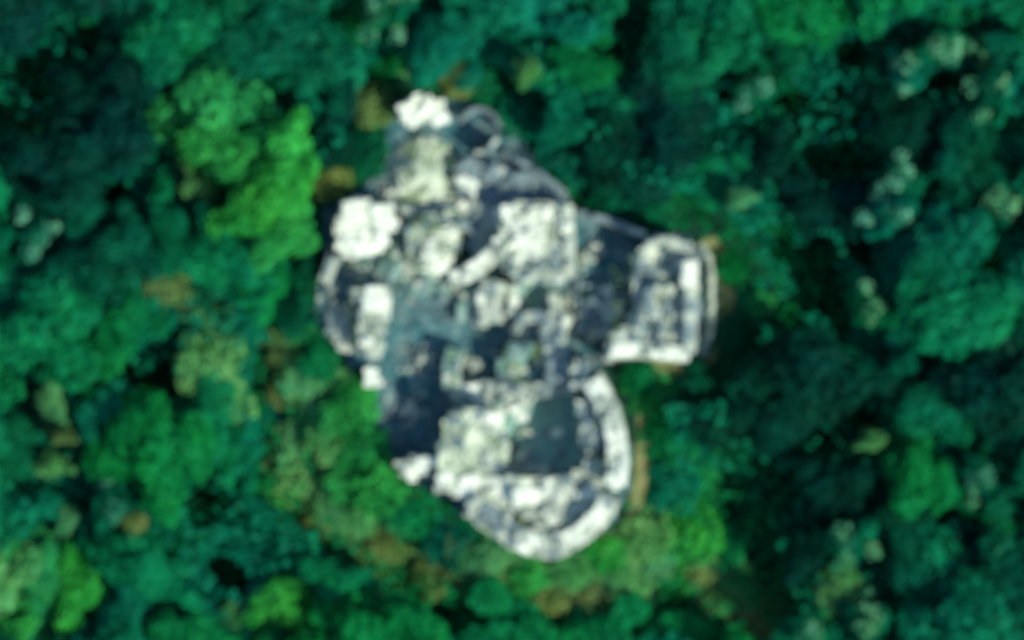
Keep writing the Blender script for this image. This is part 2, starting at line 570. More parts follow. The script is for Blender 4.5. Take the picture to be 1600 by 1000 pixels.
wl(B, 'parapet', [(704, 652), (740, 646), (776, 652)], 0.9, (3.4, 3.9), 'bright', z0=2.8, miss=0.35)
wl(B, 'parapet', [(782, 668), (787, 700)], 0.7, (3.9, 3.4), 'mix', z0=2.8, miss=0.45)
st(B, 'terrace', [(684, 742), (792, 742), (824, 768), (806, 806), (770, 800), (712, 772), (684, 766)], 3.9, 'bright', ang=0.3, miss=0.2, amp=0.35)
st(B, 'ledge', [(793, 744), (928, 744), (938, 782), (905, 812), (850, 825), (812, 812), (825, 770)], 4.4, 'mix', ang=0.1, miss=0.4, amp=0.6)
st(B, 'pier', [(806, 756), (834, 758), (834, 782), (806, 782)], 4.6, 'white', 'white', miss=0.0)
st(B, 'shelf', [(905, 730), (934, 700), (940, 752), (870, 756), (878, 742)], 4.4, 'mix', miss=0.3, amp=0.5)
st(B, 'shelf', [(902, 628), (934, 632), (944, 700), (914, 706), (908, 670)], 4.5, 'dull', miss=0.35, amp=0.7)
st(B, 'pier', [(808, 704), (826, 700), (830, 722), (812, 724)], 1.4, 'dull', miss=0.0)
st(B, 'shelf', [(790, 720), (850, 726), (880, 744), (794, 748)], 1.4, 'dull', miss=0.5, amp=0.5)
wl(B, 'cross_wall', [(705, 618), (760, 606), (820, 612), (870, 604), (924, 600)], 1.2, (1.6, 2.7), 'mix', miss=0.25)
st(B, 'buttress', [(792, 622), (834, 622), (818, 656), (806, 656)], 2.6, 'mix', miss=0.2)
wl(B, 'side_wall', [(712, 545), (704, 575), (708, 606)], 1.3, (1.6, 2.4), None or 'dull', cap=M['moss'], miss=0.6)
wl(B, 'side_wall', [(878, 486), (862, 520), (870, 555), (872, 596)], 1.9, (2.2, 2.8), 'dull', miss=0.25)
st(B, 'side_wall', [(893, 562), (914, 562), (936, 602), (894, 600)], 4.3, 'mix', miss=0.4)
st(B, 'infill', [(796, 540), (826, 532), (852, 552), (848, 598), (788, 600), (780, 570)], 1.9, 'dull', cap=M['moss'], miss=0.75, amp=0.5)
st(B, 'infill', [(716, 624), (760, 616), (796, 622), (790, 652), (712, 652)], 2.2, 'dull', cap=M['moss'], miss=0.7, amp=0.5)
st(B, 'pit_floor', [(786, 622), (925, 612), (934, 742), (792, 744)], 0.5, 'dull', cap=M['pit'], miss=0.93, amp=0.35)

# --- keep -----------------------------------------------------------------
K = thing_at('ruined_keep', 'broken square keep with white rubble top and a dark sunken room', 'keep', 833, 400)
st(K, 'keep_body', [(776, 328), (800, 318), (890, 318), (895, 436), (862, 440), (800, 438), (790, 420), (774, 400), (782, 360)], 2.8, 'mix', ang=0.05, miss=0.35, amp=0.45)
st(K, 'broken_top', [(808, 336), (852, 328), (858, 350), (838, 400), (806, 408), (796, 385)], 3.2, 'white', 'white', ang=0.6, miss=0.05, z0=2.0)
wl(K, 'keep_wall', [(886, 322), (889, 432)], 0.8, (3.4, 3.0), 'mix', miss=0.3, z0=2.0)
wl(K, 'keep_wall', [(780, 332), (806, 328)], 0.9, 3.2, 'bright', z0=2.0)
for ln in ([(798, 446), (802, 470), (796, 496)], [(806, 500), (840, 494), (858, 500)], [(868, 488), (862, 460)]):
    wl(K, 'room_wall', ln, 0.8, (2.1, 1.6), 'dull', miss=0.4, var=0.8)

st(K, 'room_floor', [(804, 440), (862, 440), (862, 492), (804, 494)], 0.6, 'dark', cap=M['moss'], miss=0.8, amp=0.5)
# --- houses and walls of the upper ward ------------------------------------
RF = thing_at('rubble_field', 'broad field of pale collapsed masonry filling the upper courtyard', 'rubble', 700, 330)
for pl_, z_, cap_ in (([(606, 300), (640, 322), (720, 312), (770, 318), (786, 360), (776, 410), (742, 404), (722, 330), (640, 346), (622, 330)], 0.9, 'stone'),
                (([(612, 380), (644, 410), (700, 430), (700, 470), (650, 462), (606, 440), (586, 412)]), 0.6, 'moss'),
                (([(716, 246), (776, 256), (850, 284), (892, 312), (770, 318), (716, 300)]), 1.2, 'grey'),
                (([(724, 440), (756, 440), (752, 510), (716, 500)]), 0.8, 'moss'),
                (([(806, 500), (858, 500), (852, 540), (800, 532)]), 0.9, 'stone'),
                (([(902, 440), (960, 452), (984, 500), (945, 525), (905, 520)]), 0.8, 'grey')):
    st(RF, 'collapsed_masonry', pl_, z_, 'dull' if cap_ != 'grey' else 'dark', 'stone' if cap_ != 'grey' else 'grey', cap=M[cap_], miss=0.55, amp=0.5, ang=random.random())
H1 = thing_at('ruined_house', 'brightest white block of masonry at the west corner of the ruin', 'ruin', 575, 352)
st(H1, 'house_wall', [(532, 318), (568, 312), (606, 320), (622, 348), (604, 366), (600, 394), (562, 398), (536, 408), (528, 390)], 2.5, 'white', 'white', ang=0.1, miss=0.1, amp=0.45)
H2 = thing_at('ruined_house', 'cream-coloured stump of a house between two whiter blocks', 'ruin', 682, 380)
st(H2, 'house_wall', [(640, 352), (690, 332), (724, 328), (726, 362), (706, 398), (692, 428), (650, 418), (632, 385)], 1.8, 'dull', cap=M['turf'], ang=-0.2, miss=0.45, amp=0.4)
st(H2, 'broken_top', [(674, 360), (708, 352), (708, 392), (694, 420), (660, 424), (668, 398)], 2.2, 'white', 'white', ang=0.4, miss=0.1, z0=1.2)

def wall_thing(name, label, line_px, w, zt, key, mat='stone', miss=0.2):
    t = thing_at(name, label, 'wall', *line_px[len(line_px) // 2])
    wl(t, 'wall_core', line_px, w, zt, key, mat, miss)
    return t

wall_thing('wall_fragment', 'slanting white wall stub in the middle of the ruin', [(704, 438), (735, 426), (766, 402)], 1.3, (1.9, 2.5), 'bright')
wall_thing('wall_fragment', 'thick pale pier standing beside the dark sunken room', [(772, 438), (764, 470), (768, 504)], 1.9, (2.2, 1.6), 'mix')
wall_thing('wall_fragment', 'low grey wall stub on the west rim below the brightest block', [(522, 400), (510, 436)], 1.0, 1.6, 'dull', 'grey')
WR = thing_at('ruined_house', 'pale wedge-shaped masonry on the west side above a lone white block', 'ruin', 580, 490)
st(WR, 'house_wall', [(546, 452), (580, 444), (612, 448), (606, 490), (596, 525), (596, 558), (566, 558), (560, 520), (566, 490)], 2.5, 'mix', ang=0.2, miss=0.25, amp=0.35)
st(WR, 'broken_top', [(570, 454), (606, 450), (600, 482), (566, 488)], 2.9, 'bright', miss=0.2, z0=2.0)
DB = thing_at('stone_pier', 'lone white stone pier at the southwest rim of the ruin', 'pier', 580, 586)
st(DB, 'pier_core', [(566, 574), (592, 572), (594, 598), (570, 600)], 2.2, 'white', 'white', miss=0.0, size=0.6, amp=0.15)
SWF = thing_at('wall_fragment', 'short white wall stub at the lower west foot of the round bastion', 'wall', 652, 729)
st(SWF, 'wall_core', [(622, 720), (650, 714), (682, 716), (682, 744), (640, 748), (626, 740)], 3.3, 'bright', miss=0.2)
NG = thing_at('gate_ruin', 'white gate stump at the northern tip of the ruin', 'gate', 658, 176)
st(NG, 'gate_wall', [(620, 170), (655, 150), (690, 164), (700, 192), (676, 198), (662, 186), (645, 200), (626, 192)], 2.7, 'white', 'white', ang=0.3, miss=0.15)
wall_thing('wall_fragment', 'short bright wall stub beside the pale grassy mound', [(714, 276), (732, 288), (752, 306)], 1.0, (2.0, 1.4), 'bright')
T = thing_at('stair_turret', 'hollow round stair turret in deep shade near the northern tip', 'turret', 747, 205)
tl = [(747 + 31 * math.cos(a), 205 - 34 * math.sin(a)) for a in [math.radians(-100 - 0 + i * 345 / 22) for i in range(23)]]
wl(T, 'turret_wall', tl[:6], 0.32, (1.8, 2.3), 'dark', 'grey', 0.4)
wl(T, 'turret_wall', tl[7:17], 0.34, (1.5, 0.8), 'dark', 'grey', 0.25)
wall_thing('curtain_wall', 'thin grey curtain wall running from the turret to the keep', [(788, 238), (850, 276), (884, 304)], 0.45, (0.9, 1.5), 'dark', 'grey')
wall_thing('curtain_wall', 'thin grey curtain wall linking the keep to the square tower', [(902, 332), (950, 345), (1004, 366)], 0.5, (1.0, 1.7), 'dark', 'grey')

# --- square tower -----------------------------------------------------------
E = thing_at('square_tower', 'square corner tower with bright east wall and grey hollow interior', 'tower', 1030, 470)
st(E, 'tower_body', [(988, 404), (1010, 376), (1050, 368), (1078, 386), (1088, 420), (1086, 530), (1070, 558), (948, 562), (946, 530), (975, 510), (990, 480)], 3.0, 'dull', 'stone', miss=0.45, amp=0.5)
wl(E, 'tower_wall', [(1074, 408), (1074, 440)], 1.2, 4.5, 'white', 'white', z0=2.8, miss=0.05)
wl(E, 'tower_wall', [(1075, 442), (1074, 545)], 0.9, (4.3, 3.7), 'mix', z0=2.4)
wl(E, 'tower_wall', [(948, 546), (1005, 546), (1066, 552)], 1.2, (3.3, 3.6), 'bright', z0=2.4)
wl(E, 'tower_wall', [(1008, 384), (1040, 374), (1072, 388)], 0.5, 3.7, 'dull', z0=2.8)
wl(E, 'inner_wall', [(1052, 455), (1030, 446), (1008, 460), (1016, 485), (1030, 506), (1034, 530)], 0.6, 3.6, 'mix', z0=2.8)
wl(E, 'inner_wall', [(1008, 470), (998, 500), (990, 528)], 0.5, 3.6, 'dull', z0=2.8)
wall_thing('outer_wall', 'low thin outer wall curving round the square tower', [(1092, 382), (1107, 402), (1111, 430), (1111, 520), (1096, 552)], 0.35, 0.6, 'dull', 'stone', 0.4)

# --- grassy mound and scree --------------------------------------------------
def mound(name, label, poly_px, h, mat, key):
    c = (sum(p[0] for p in poly_px) / len(poly_px), sum(p[1] for p in poly_px) / len(poly_px))
    t = thing_at(name, label, 'mound', *c)
    poly = PP(poly_px); cx, cy = P(*c)
    vs = []; fs = []; N = 32; Rn = 9
    line = resample(smooth_line(poly, True), 0.15, True)
    ring = [line[int(i * len(line) / N)] for i in range(N)]
    vs.append((0, 0, h + 0.1))
    for r in range(1, Rn + 1):
        f = r / Rn
        for (x, y) in ring:
            xx = cx + (x - cx) * f; yy = cy + (y - cy) * f
            z = 0.05 + h * (1 - f ** 1.6) + (0.45 * wob(xx, yy, 0, 1.0) * min(1, h) + random.uniform(-.05, .05) if r < Rn else -0.2)
            vs.append((xx - cx, yy - cy, z))
    for a in range(N): fs.append((0, 1 + a, 1 + (a + 1) % N))
    for r in range(Rn - 1):
        p = 1 + r * N
        for a in range(N):
            fs.append((p + a, p + N + a, p + N + (a + 1) % N, p + (a + 1) % N))
    me = mesh_from('mound_body', vs, fs, mat, True)
    link('mound_body', me, t)
    stones_area(t, [(cx + (x - cx) * .85, cy + (y - cy) * .85) for x, y in ring], h * 0.6, key, random.random(), 0.6, 0.75, 0.2)
    return t
mound('rubble_mound', 'pale grass-grown rubble mound below the northern gate stump',
      [(636, 206), (688, 208), (720, 250), (722, 300), (684, 330), (624, 322), (600, 282), (612, 236)], 1.3, M['turf'], 'mix')
mound('rubble_mound', 'grey scree slope spilling from the west side of the ruin',
      [(510, 466), (555, 470), (562, 520), (556, 556), (530, 552), (498, 508)], 0.8, M['stone'], 'dull')

# weeds on the broken tops
def weeds():
    V = []
    spots = [((694, 644, 788, 742), 3.75, 340), ((776, 320, 890, 436), 3.9, 140), ((640, 335, 722, 420), 2.6, 200), ((616, 225, 710, 315), 0.95, 420), ((786, 540, 845, 598), 2.95, 160),
             ((700, 800, 960, 862), 4.9, 120), ((925, 620, 975, 790), 5.2, 60), ((950, 400, 1060, 540), 3.3, 160), ((700, 548, 716, 600), 3.2, 60), ((545, 450, 606, 556), 2.7, 60)]
    for (a, b, c, d), z, n in spots:
        for _ in range(n):
            x, y = P(random.uniform(a, c), random.uniform(b, d))
            if wob(x, y, 51, 0.6) < -0.1: continue
            nv = Vector((random.gauss(0, .6), random.gauss(0, .6), 1)).normalized()
            t = nv.orthogonal().normalized(); s_ = random.uniform(.1, .22); q = nv.cross(t)
            p = Vector((x, y, z + amp_z(x, y) + random.uniform(0.05, 0.3)))
            V.extend([p - t * s_, p + q * s_ * .5, p + t * s_, p - q * s_ * .5])
    F = [(4 * i, 4 * i + 1, 4 * i + 2, 4 * i + 3) for i in range(len(V) // 4)]
    tag(link('weeds', mesh_from('weeds', V, F, LEAF['olive'])), 'dry weeds and grass sprouting from the broken wall tops', None, None, 'stuff')
def amp_z(x, y):
    return 0.35 * wob(x, y, 2.7, 0.7)
weeds()

# ------------------------------------------------------------------ loose rubble
def rubble(n=2600):
    vs = []; fs = []
    base = [(-1, -1, -1), (1, -1, -1), (1, 1, -1), (-1, 1, -1), (-.7, -.7, 1), (.7, -.7, 1), (.7, .7, 1), (-.7, .7, 1)]
    quads = [(0, 3, 2, 1), (4, 5, 6, 7), (0, 1, 5, 4), (1, 2, 6, 5), (2, 3, 7, 6), (3, 0, 4, 7)]
    c = 0
    while c < n:
        x = random.uniform(-16, 17); y = random.uniform(-19, 18.5)
        if not inside(x, y, OUTLINE): continue
        if noise.noise(Vector((x * 0.35, y * 0.35, 9))) < -0.05 and random.random() < 0.8: continue
        s = random.uniform(0.05, 0.2) * (1.6 if random.random() < 0.06 else 1)
        a = random.uniform(0, 6.28); k = len(vs)
        for (bx, by, bz) in base:
            q = [random.uniform(0.7, 1.15) for _ in range(3)]
            lx, ly, lz = bx * s * q[0], by * s * q[1] * 0.8, bz * s * 0.6 * q[2]
            vs.append((x + lx * math.cos(a) - ly * math.sin(a), y + lx * math.sin(a) + ly * math.cos(a), 0.13 + s * 0.4 + lz))
        fs += [tuple(i + k for i in f) for f in quads]
        c += 1
    o = link('rubble', mesh_from('rubble', vs, fs, M['grey']))
    tag(o, 'loose stone rubble strewn over the courtyard floor', None, None, 'stuff')
rubble()
def fallen_stones(n=520):
    spots = [(740, 460), (700, 440), (640, 430), (880, 470), (930, 520), (960, 470), (660, 560), (740, 575), (700, 300), (760, 330), (620, 300), (560, 420), (640, 640), (830, 520), (920, 400), (520, 450)]
    vs = []; fs = []
    base = [(-1, -1, -1), (1, -1, -1), (1, 1, -1), (-1, 1, -1), (-.7, -.7, 1), (.7, -.7, 1), (.7, .7, 1), (-.7, .7, 1)]
    quads = [(0, 3, 2, 1), (4, 5, 6, 7), (0, 1, 5, 4), (1, 2, 6, 5), (2, 3, 7, 6), (3, 0, 4, 7)]
    for _ in range(n):
        cx, cy = P(*random.choice(spots))
        rr = abs(random.gauss(0, 0.9)); a = random.uniform(0, 6.28)
        x = cx + rr * math.cos(a); y = cy + rr * math.sin(a)
        s_ = random.uniform(0.12, 0.3); k = len(vs); a = random.uniform(0, 6.28)
        for (bx, by, bz) in base:
            q = [random.uniform(0.65, 1.15) for _ in range(3)]
            lx, ly, lz = bx * s_ * q[0], by * s_ * q[1] * 0.8, bz * s_ * 0.65 * q[2]
            vs.append((x + lx * math.cos(a) - ly * math.sin(a), y + lx * math.sin(a) + ly * math.cos(a), 0.1 + max(0, 0.5 - rr * 0.4) + s_ * 0.4 + lz))
        fs += [tuple(i + k for i in f) for f in quads]
    tag(link('rubble', mesh_from('fallen_stones', vs, fs, M['stone'])), 'heaps of bigger pale stones fallen from the walls into the courtyard', None, None, 'stuff')
fallen_stones()

# ------------------------------------------------------------------ vegetation
def leaf_cloud(centres, per, leaf, flat=0.55, seed=0):
    rng = np.random.RandomState(seed)
    V = []; F = []; k = 0
    for (cx, cy, cz, r) in centres:
        n = max(12, int(per * r * r))
        d = rng.normal(size=(n, 3)); d /= np.linalg.norm(d, axis=1)[:, None]
        rad = r * (0.55 + 0.5 * rng.rand(n) ** 0.5)
        pos = d * rad[:, None]
        pos[:, 2] *= 0.75
        pos += np.array([cx, cy, cz])
        nrm = d * (1 - flat) + rng.normal(size=(n, 3)) * 0.45
        nrm[:, 2] += flat
        nrm /= np.linalg.norm(nrm, axis=1)[:, None]
        t = np.cross(nrm, rng.normal(size=(n, 3))); t /= np.linalg.norm(t, axis=1)[:, None]
        b = np.cross(nrm, t)
        s = leaf * (0.6 + 0.8 * rng.rand(n))[:, None]
        p0 = pos - t * s; p1 = pos + b * s * 0.62; p2 = pos + t * s; p3 = pos - b * s * 0.62
        q = np.stack([p0, p1, p2, p3], axis=1).reshape(-1, 3)
        V.append(q)
        F.append(np.arange(n * 4).reshape(-1, 4) + k); k += n * 4
    V = np.concatenate(V); F = np.concatenate(F)
    me = bpy.data.meshes.new('crown')
    me.vertices.add(len(V)); me.vertices.foreach_set('co', V.ravel())
    me.loops.add(F.size); me.loops.foreach_set('vertex_index', F.ravel())
    me.polygons.add(len(F)); me.polygons.foreach_set('loop_start', np.arange(0, F.size, 4)); me.polygons.foreach_set('loop_total', np.full(len(F), 4))
    me.update(); me.validate()
    me.materials.append(LEAF['mid'])
    return me

def tube(vs, fs, a, b, r0, r1, n=7):
    a = Vector(a); b = Vector(b); t = (b - a).normalized()
    u = t.orthogonal().normalized(); v = t.cross(u); k = len(vs)
    for (p, r) in ((a, r0), (b, r1)):
        for i in range(n):
            th = 2 * math.pi * i / n
            vs.append(tuple(p + (u * math.cos(th) + v * math.sin(th)) * r))
    for i in range(n):
        fs.append((k + i, k + (i + 1) % n, k + n + (i + 1) % n, k + n + i))

# unit tree: crown radius 3, crown centre at height 6, top about 8.5
CROWNS = []; TRUNKS = []
for v in range(9):
    rng = random.Random(100 + v)
    lobes = [(0, 0, 6.8, 1.5)]
    nl = rng.randint(15, 20)
    ph = [rng.uniform(0, 6.28) for _ in range(3)]
    for i in range(nl):
        a = i * 2.399 + rng.uniform(-.45, .45)
        edge = 1 + 0.28 * math.sin(2 * a + ph[0]) + 0.22 * math.sin(3 * a + ph[1]) + 0.12 * math.sin(5 * a + ph[2])
        q = math.sqrt((i + 1) / nl) * rng.uniform(0.7, 1.1)
        lobes.append((2.6 * q * edge * math.cos(a), 2.6 * q * edge * math.sin(a), 6.9 - 1.1 * q * q + rng.uniform(-.7, .7), rng.uniform(0.55, 1.2)))
    for i in range(6):
        a = rng.uniform(0, 6.28)
        lobes.append((1.8 * math.cos(a), 1.8 * math.sin(a), 5.0, 1.15))
    CROWNS.append(leaf_cloud(lobes, 230, 0.2, 0.5, 50 + v))
    vs, fs = [], []
    tube(vs, fs, (0, 0, -0.8), (0.05, 0, 0.5), 0.42, 0.27); tube(vs, fs, (0.05, 0, 0.5), (0.1, 0.08, 3.2), 0.27, 0.2); tube(vs, fs, (0.1, 0.08, 3.2), (0, 0, 6.8), 0.2, 0.06)
    for lb in lobes[1:9]:
        st = (0.08, 0.05, rng.uniform(2.6, 4.6))
        md = (lb[0] * .5, lb[1] * .5, (st[2] + lb[2]) / 2 + 0.2)
        tube(vs, fs, st, md, 0.12, 0.08, 6); tube(vs, fs, md, lb[:3], 0.08, 0.03, 6)
    TRUNKS.append(mesh_from('trunk', vs, fs, M['bark'], True))
SPRAYS = []  # leaf clumps that carry the painted treetop highlights
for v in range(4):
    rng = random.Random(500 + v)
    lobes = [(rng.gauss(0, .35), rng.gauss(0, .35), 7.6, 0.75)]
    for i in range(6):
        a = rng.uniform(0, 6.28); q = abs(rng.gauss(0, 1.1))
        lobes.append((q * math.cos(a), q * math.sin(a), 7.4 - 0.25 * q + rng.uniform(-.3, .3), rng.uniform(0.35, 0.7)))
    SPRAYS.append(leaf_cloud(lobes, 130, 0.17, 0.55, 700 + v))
# unit bush: radius 1, height about 1.1
BUSHES = []; STEMS = []
for v in range(4):
    rng = random.Random(300 + v)
    lobes = [(0, 0, 0.65, 0.55)] + [(0.6 * math.cos(a), 0.6 * math.sin(a), rng.uniform(0.3, 0.6), rng.uniform(0.32, 0.5))
                                    for a in [i * 6.283 / 7 + rng.uniform(-.3, .3) for i in range(7)]]
    BUSHES.append(leaf_cloud(lobes, 520, 0.11, 0.45, 80 + v))
    vs, fs = [], []
    for lb in lobes:
        tube(vs, fs, (0, 0, -0.3), lb[:3], 0.05, 0.02, 5)
    STEMS.append(mesh_from('stem', vs, fs, M['bark']))

PATHS = [PP(PATH_W)]
def own_mat(o, mat):
    o.material_slots[0].link = 'OBJECT'
    o.material_slots[0].material = mat

def put_tree(px, py, rpx, kind, label, hk=1.0, group='trees of the forest round the ruin', name='tree', cat='tree'):
    x, y = P(px, py); r = rpx / PXM
    z = terrain_z(x, y)
    t = empty(name, (x, y, z), label, cat, group)
    v = random.randrange(len(CROWNS)); s = r / 3.0
    sz = (max(s ** 0.5, 1.0) if r < 1.9 else s ** 0.5) * hk
    rot = random.uniform(0, 6.28); ax = random.uniform(0.8, 1.3) 
    for nm, me in (('trunk', TRUNKS[v]), ('crown', CROWNS[v])):
        o = link(nm, me, t)
        o.scale = (s * ax, s / ax, sz); o.rotation_euler = (0, 0, rot)
        if nm == 'crown': own_mat(o, LEAF['teal' if kind == 'pale' else kind])
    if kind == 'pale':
        o = link('painted_highlight', SPRAYS[random.randrange(len(SPRAYS))], t)  # pale clump standing in for sun glints on the crown
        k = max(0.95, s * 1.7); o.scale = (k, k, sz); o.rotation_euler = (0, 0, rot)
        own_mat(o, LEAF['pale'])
    return t

def put_bush(px, py, rpx, kind, label, hk=1.0, zoff=None):
    x, y = P(px, py); r = rpx / PXM
    z = terrain_z(x, y) if zoff is None else zoff
    t = empty('bush', (x, y, z), label, 'bush', 'bushes at the foot of the ruin')
    v = random.randrange(len(BUSHES)); rot = random.uniform(0, 6.28)
    for nm, me in (('stem', STEMS[v]), ('foliage', BUSHES[v])):
        o = link(nm, me, t)
        o.scale = (r, r, r * hk); o.rotation_euler = (0, 0, rot)
        if nm == 'foliage': own_mat(o, LEAF[kind])
    return t

# trees read off the photograph: x, y, crown radius (photo pixels), colour (pale: painted highlights), height factor, label
TREES = [
    (345, 178, 70, 'bright', 1.05, 'bright green tree, uppermost of the bright row left of the ruin'),
    (278, 190, 34, 'yellow', 0.85, 'small yellow-green tree on the upper left flank of the bright row'),
    (378, 240, 66, 'bright', 1.02, 'bright green tree in the middle of the row left of the ruin'),
    (428, 292, 64, 'bright', 1.0, 'brightest green tree, just up and left of the brightest white block'),
    (450, 362, 45, 'bright', 0.85, 'bright yellow-green tree at the lower end of the bright row'),
    (315, 290, 28, 'yellow', 0.9, 'small grey-green tree at the lower left flank of the bright row'),
    (270, 450, 42, 'olive', 0.88, 'olive brown tree in the forest left of the scree slope'),
    (215, 485, 45, 'mid', 0.85, 'mid green tree touching the left side of the olive brown tree'),
    (325, 490, 36, 'yellow', 0.8, 'yellow-green tree touching the right side of the olive brown tree'),
    (560, 28, 40, 'mid', 1.0, 'mid green tree with a pale neighbour at the top edge above the gate stump'),
    (598, 30, 24, 'pale', 1.1, 'tree with painted highlights at the top edge above the gate stump'),
    (632, 2, 18, 'pale', 1.1, 'tiny tree with painted highlights cut by the top edge above the gate stump'),
    (700, 70, 55, 'teal', 1.0, 'grey-green tree at the top directly above the stair turret'),
    (85, 640, 28, 'yellow', 0.9, 'yellow-green tree at the left edge, top of a pale vertical streak'),
    (88, 725, 24, 'yellow', 0.85, 'pale green tree at the left edge, middle of a vertical streak'),
    (100, 815, 22, 'yellow', 0.8, 'narrow pale green tree at the left edge, bottom of the vertical streak'),
    (105, 680, 15, 'olive', 1.25, 'small beige-topped tree near the left edge beside the pale streak'),
    (180, 790, 20, 'pale', 1.0, 'small tree with painted cream highlights in the lower left forest'),
    (208, 815, 26, 'olive', 0.9, 'olive tree touching the small cream-topped tree in the lower left'),
    (55, 375, 20, 'pale', 0.9, 'slender tree with painted highlights close to the left edge of the forest'),
    (5, 370, 22, 'teal', 1.0, 'grey-green tree cut by the left edge beside a slender pale one'),
    (230, 885, 60, 'mid', 0.95, 'mid green tree below the cream-topped one in the lower left'),
    (45, 975, 45, 'bright', 0.85, 'bright green tree in the bottom left corner'),
    (445, 950, 50, 'bright', 0.85, 'bright green tree at the bottom edge, left of the footpath bend'),
    (375, 980, 40, 'yellow', 0.8, 'yellow-green tree at the bottom edge left of the bright green one'),
    (1465, 78, 28, 'pale', 1.05, 'tree with painted highlights near the top right corner, brightest of these'),
    (1415, 108, 22, 'pale', 0.95, 'small tree with painted highlights just left of the brightest one in the top right'),
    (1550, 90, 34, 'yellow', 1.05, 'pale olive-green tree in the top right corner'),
    (1545, 148, 26, 'pale', 1.0, 'tree with painted highlights below the olive-green one in the top right corner'),
    (1403, 285, 24, 'pale', 1.1, 'tree with painted highlights right of the ruin, upper one of a slanting pair'),
    (1381, 336, 15, 'pale', 1.15, 'tiny tree with painted highlights right of the ruin, lower one of a slanting pair'),
    (1556, 315, 20, 'pale', 1.0, 'small tree with painted highlights beside the right edge of the forest'),
    (1350, 482, 24, 'pale', 1.1, 'tree with painted highlights beside a dark gap right of the square tower'),
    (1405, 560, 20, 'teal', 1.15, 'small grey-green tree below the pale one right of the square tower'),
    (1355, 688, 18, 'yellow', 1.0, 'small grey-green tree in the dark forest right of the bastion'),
    (1520, 740, 20, 'pale', 1.0, 'small tree with painted highlights near the right edge below the middle'),
    (1322, 840, 13, 'pale', 1.1, 'tiny tree with painted highlights in the lower right forest'),
    (1350, 968, 26, 'pale', 1.0, 'tree with painted highlights at the bottom edge right of the footpath'),
    (1255, 985, 24, 'pale', 0.9, 'tree with painted highlights at the bottom edge beside the footpath'),
    (1310, 915, 40, 'yellow', 0.9, 'grey-green tree above the pale pair at the bottom edge'),
    (1178, 132, 22, 'pale', 0.95, 'small tree with painted highlights at the top, right of the middle'),
    (820, 118, 20, 'yellow', 1.05, 'small yellow-green tree up and right of the stair turret'),
    (1150, 310, 18, 'yellow', 0.9, 'small yellow-green tree above the square tower'),
    (905, 105, 46, 'mid', 1.0, 'mid green tree at the top, right of the small yellow-green one'),
    (1110, 285, 42, 'mid', 0.8, 'mid green tree just above the square tower'),
]
# dark hollows in the canopy
GAPS = [(1340, 90, 42), (1275, 435, 78), (1205, 480, 40), (1180, 800, 50), (1305, 240, 45), (1235, 150, 36), (1132, 152, 14), (60, 120, 45), (15, 190, 40), (455, 195, 38),
        (1150, 800, 60), (1200, 760, 50), (350, 905, 45), (245, 590, 40), (1490, 132, 36), (300, 300, 18), (130, 60, 30), (1570, 350, 30),
        (140, 790, 22), (330, 780, 36), (1010, 30, 30), (190, 300, 26), (1330, 650, 30), (1480, 820, 28), (720, 960, 26)]
MEADOWS = [PP([(405, 560), (540, 560), (600, 620), (620, 745), (690, 800), (640, 850), (560, 830), (480, 830), (395, 770), (410, 680)]),
           PP([(560, 830), (690, 860), (960, 860), (1010, 790), (1130, 800), (1190, 960), (1140, 960), (1060, 925), (900, 940), (760, 940), (640, 915)])]
placed = [(a, b, c) for (a, b, c, *_) in TREES]
LISTED = list(placed)
for (px, py, r, kind, hk, label) in TREES:
    x, y = P(px, py)
    put_tree(px, py, max(r, 30) * 1.25 if kind == 'pale' else r * 1.2, kind, label, hk * 1.02 + (0.08 if r < 35 else 0))

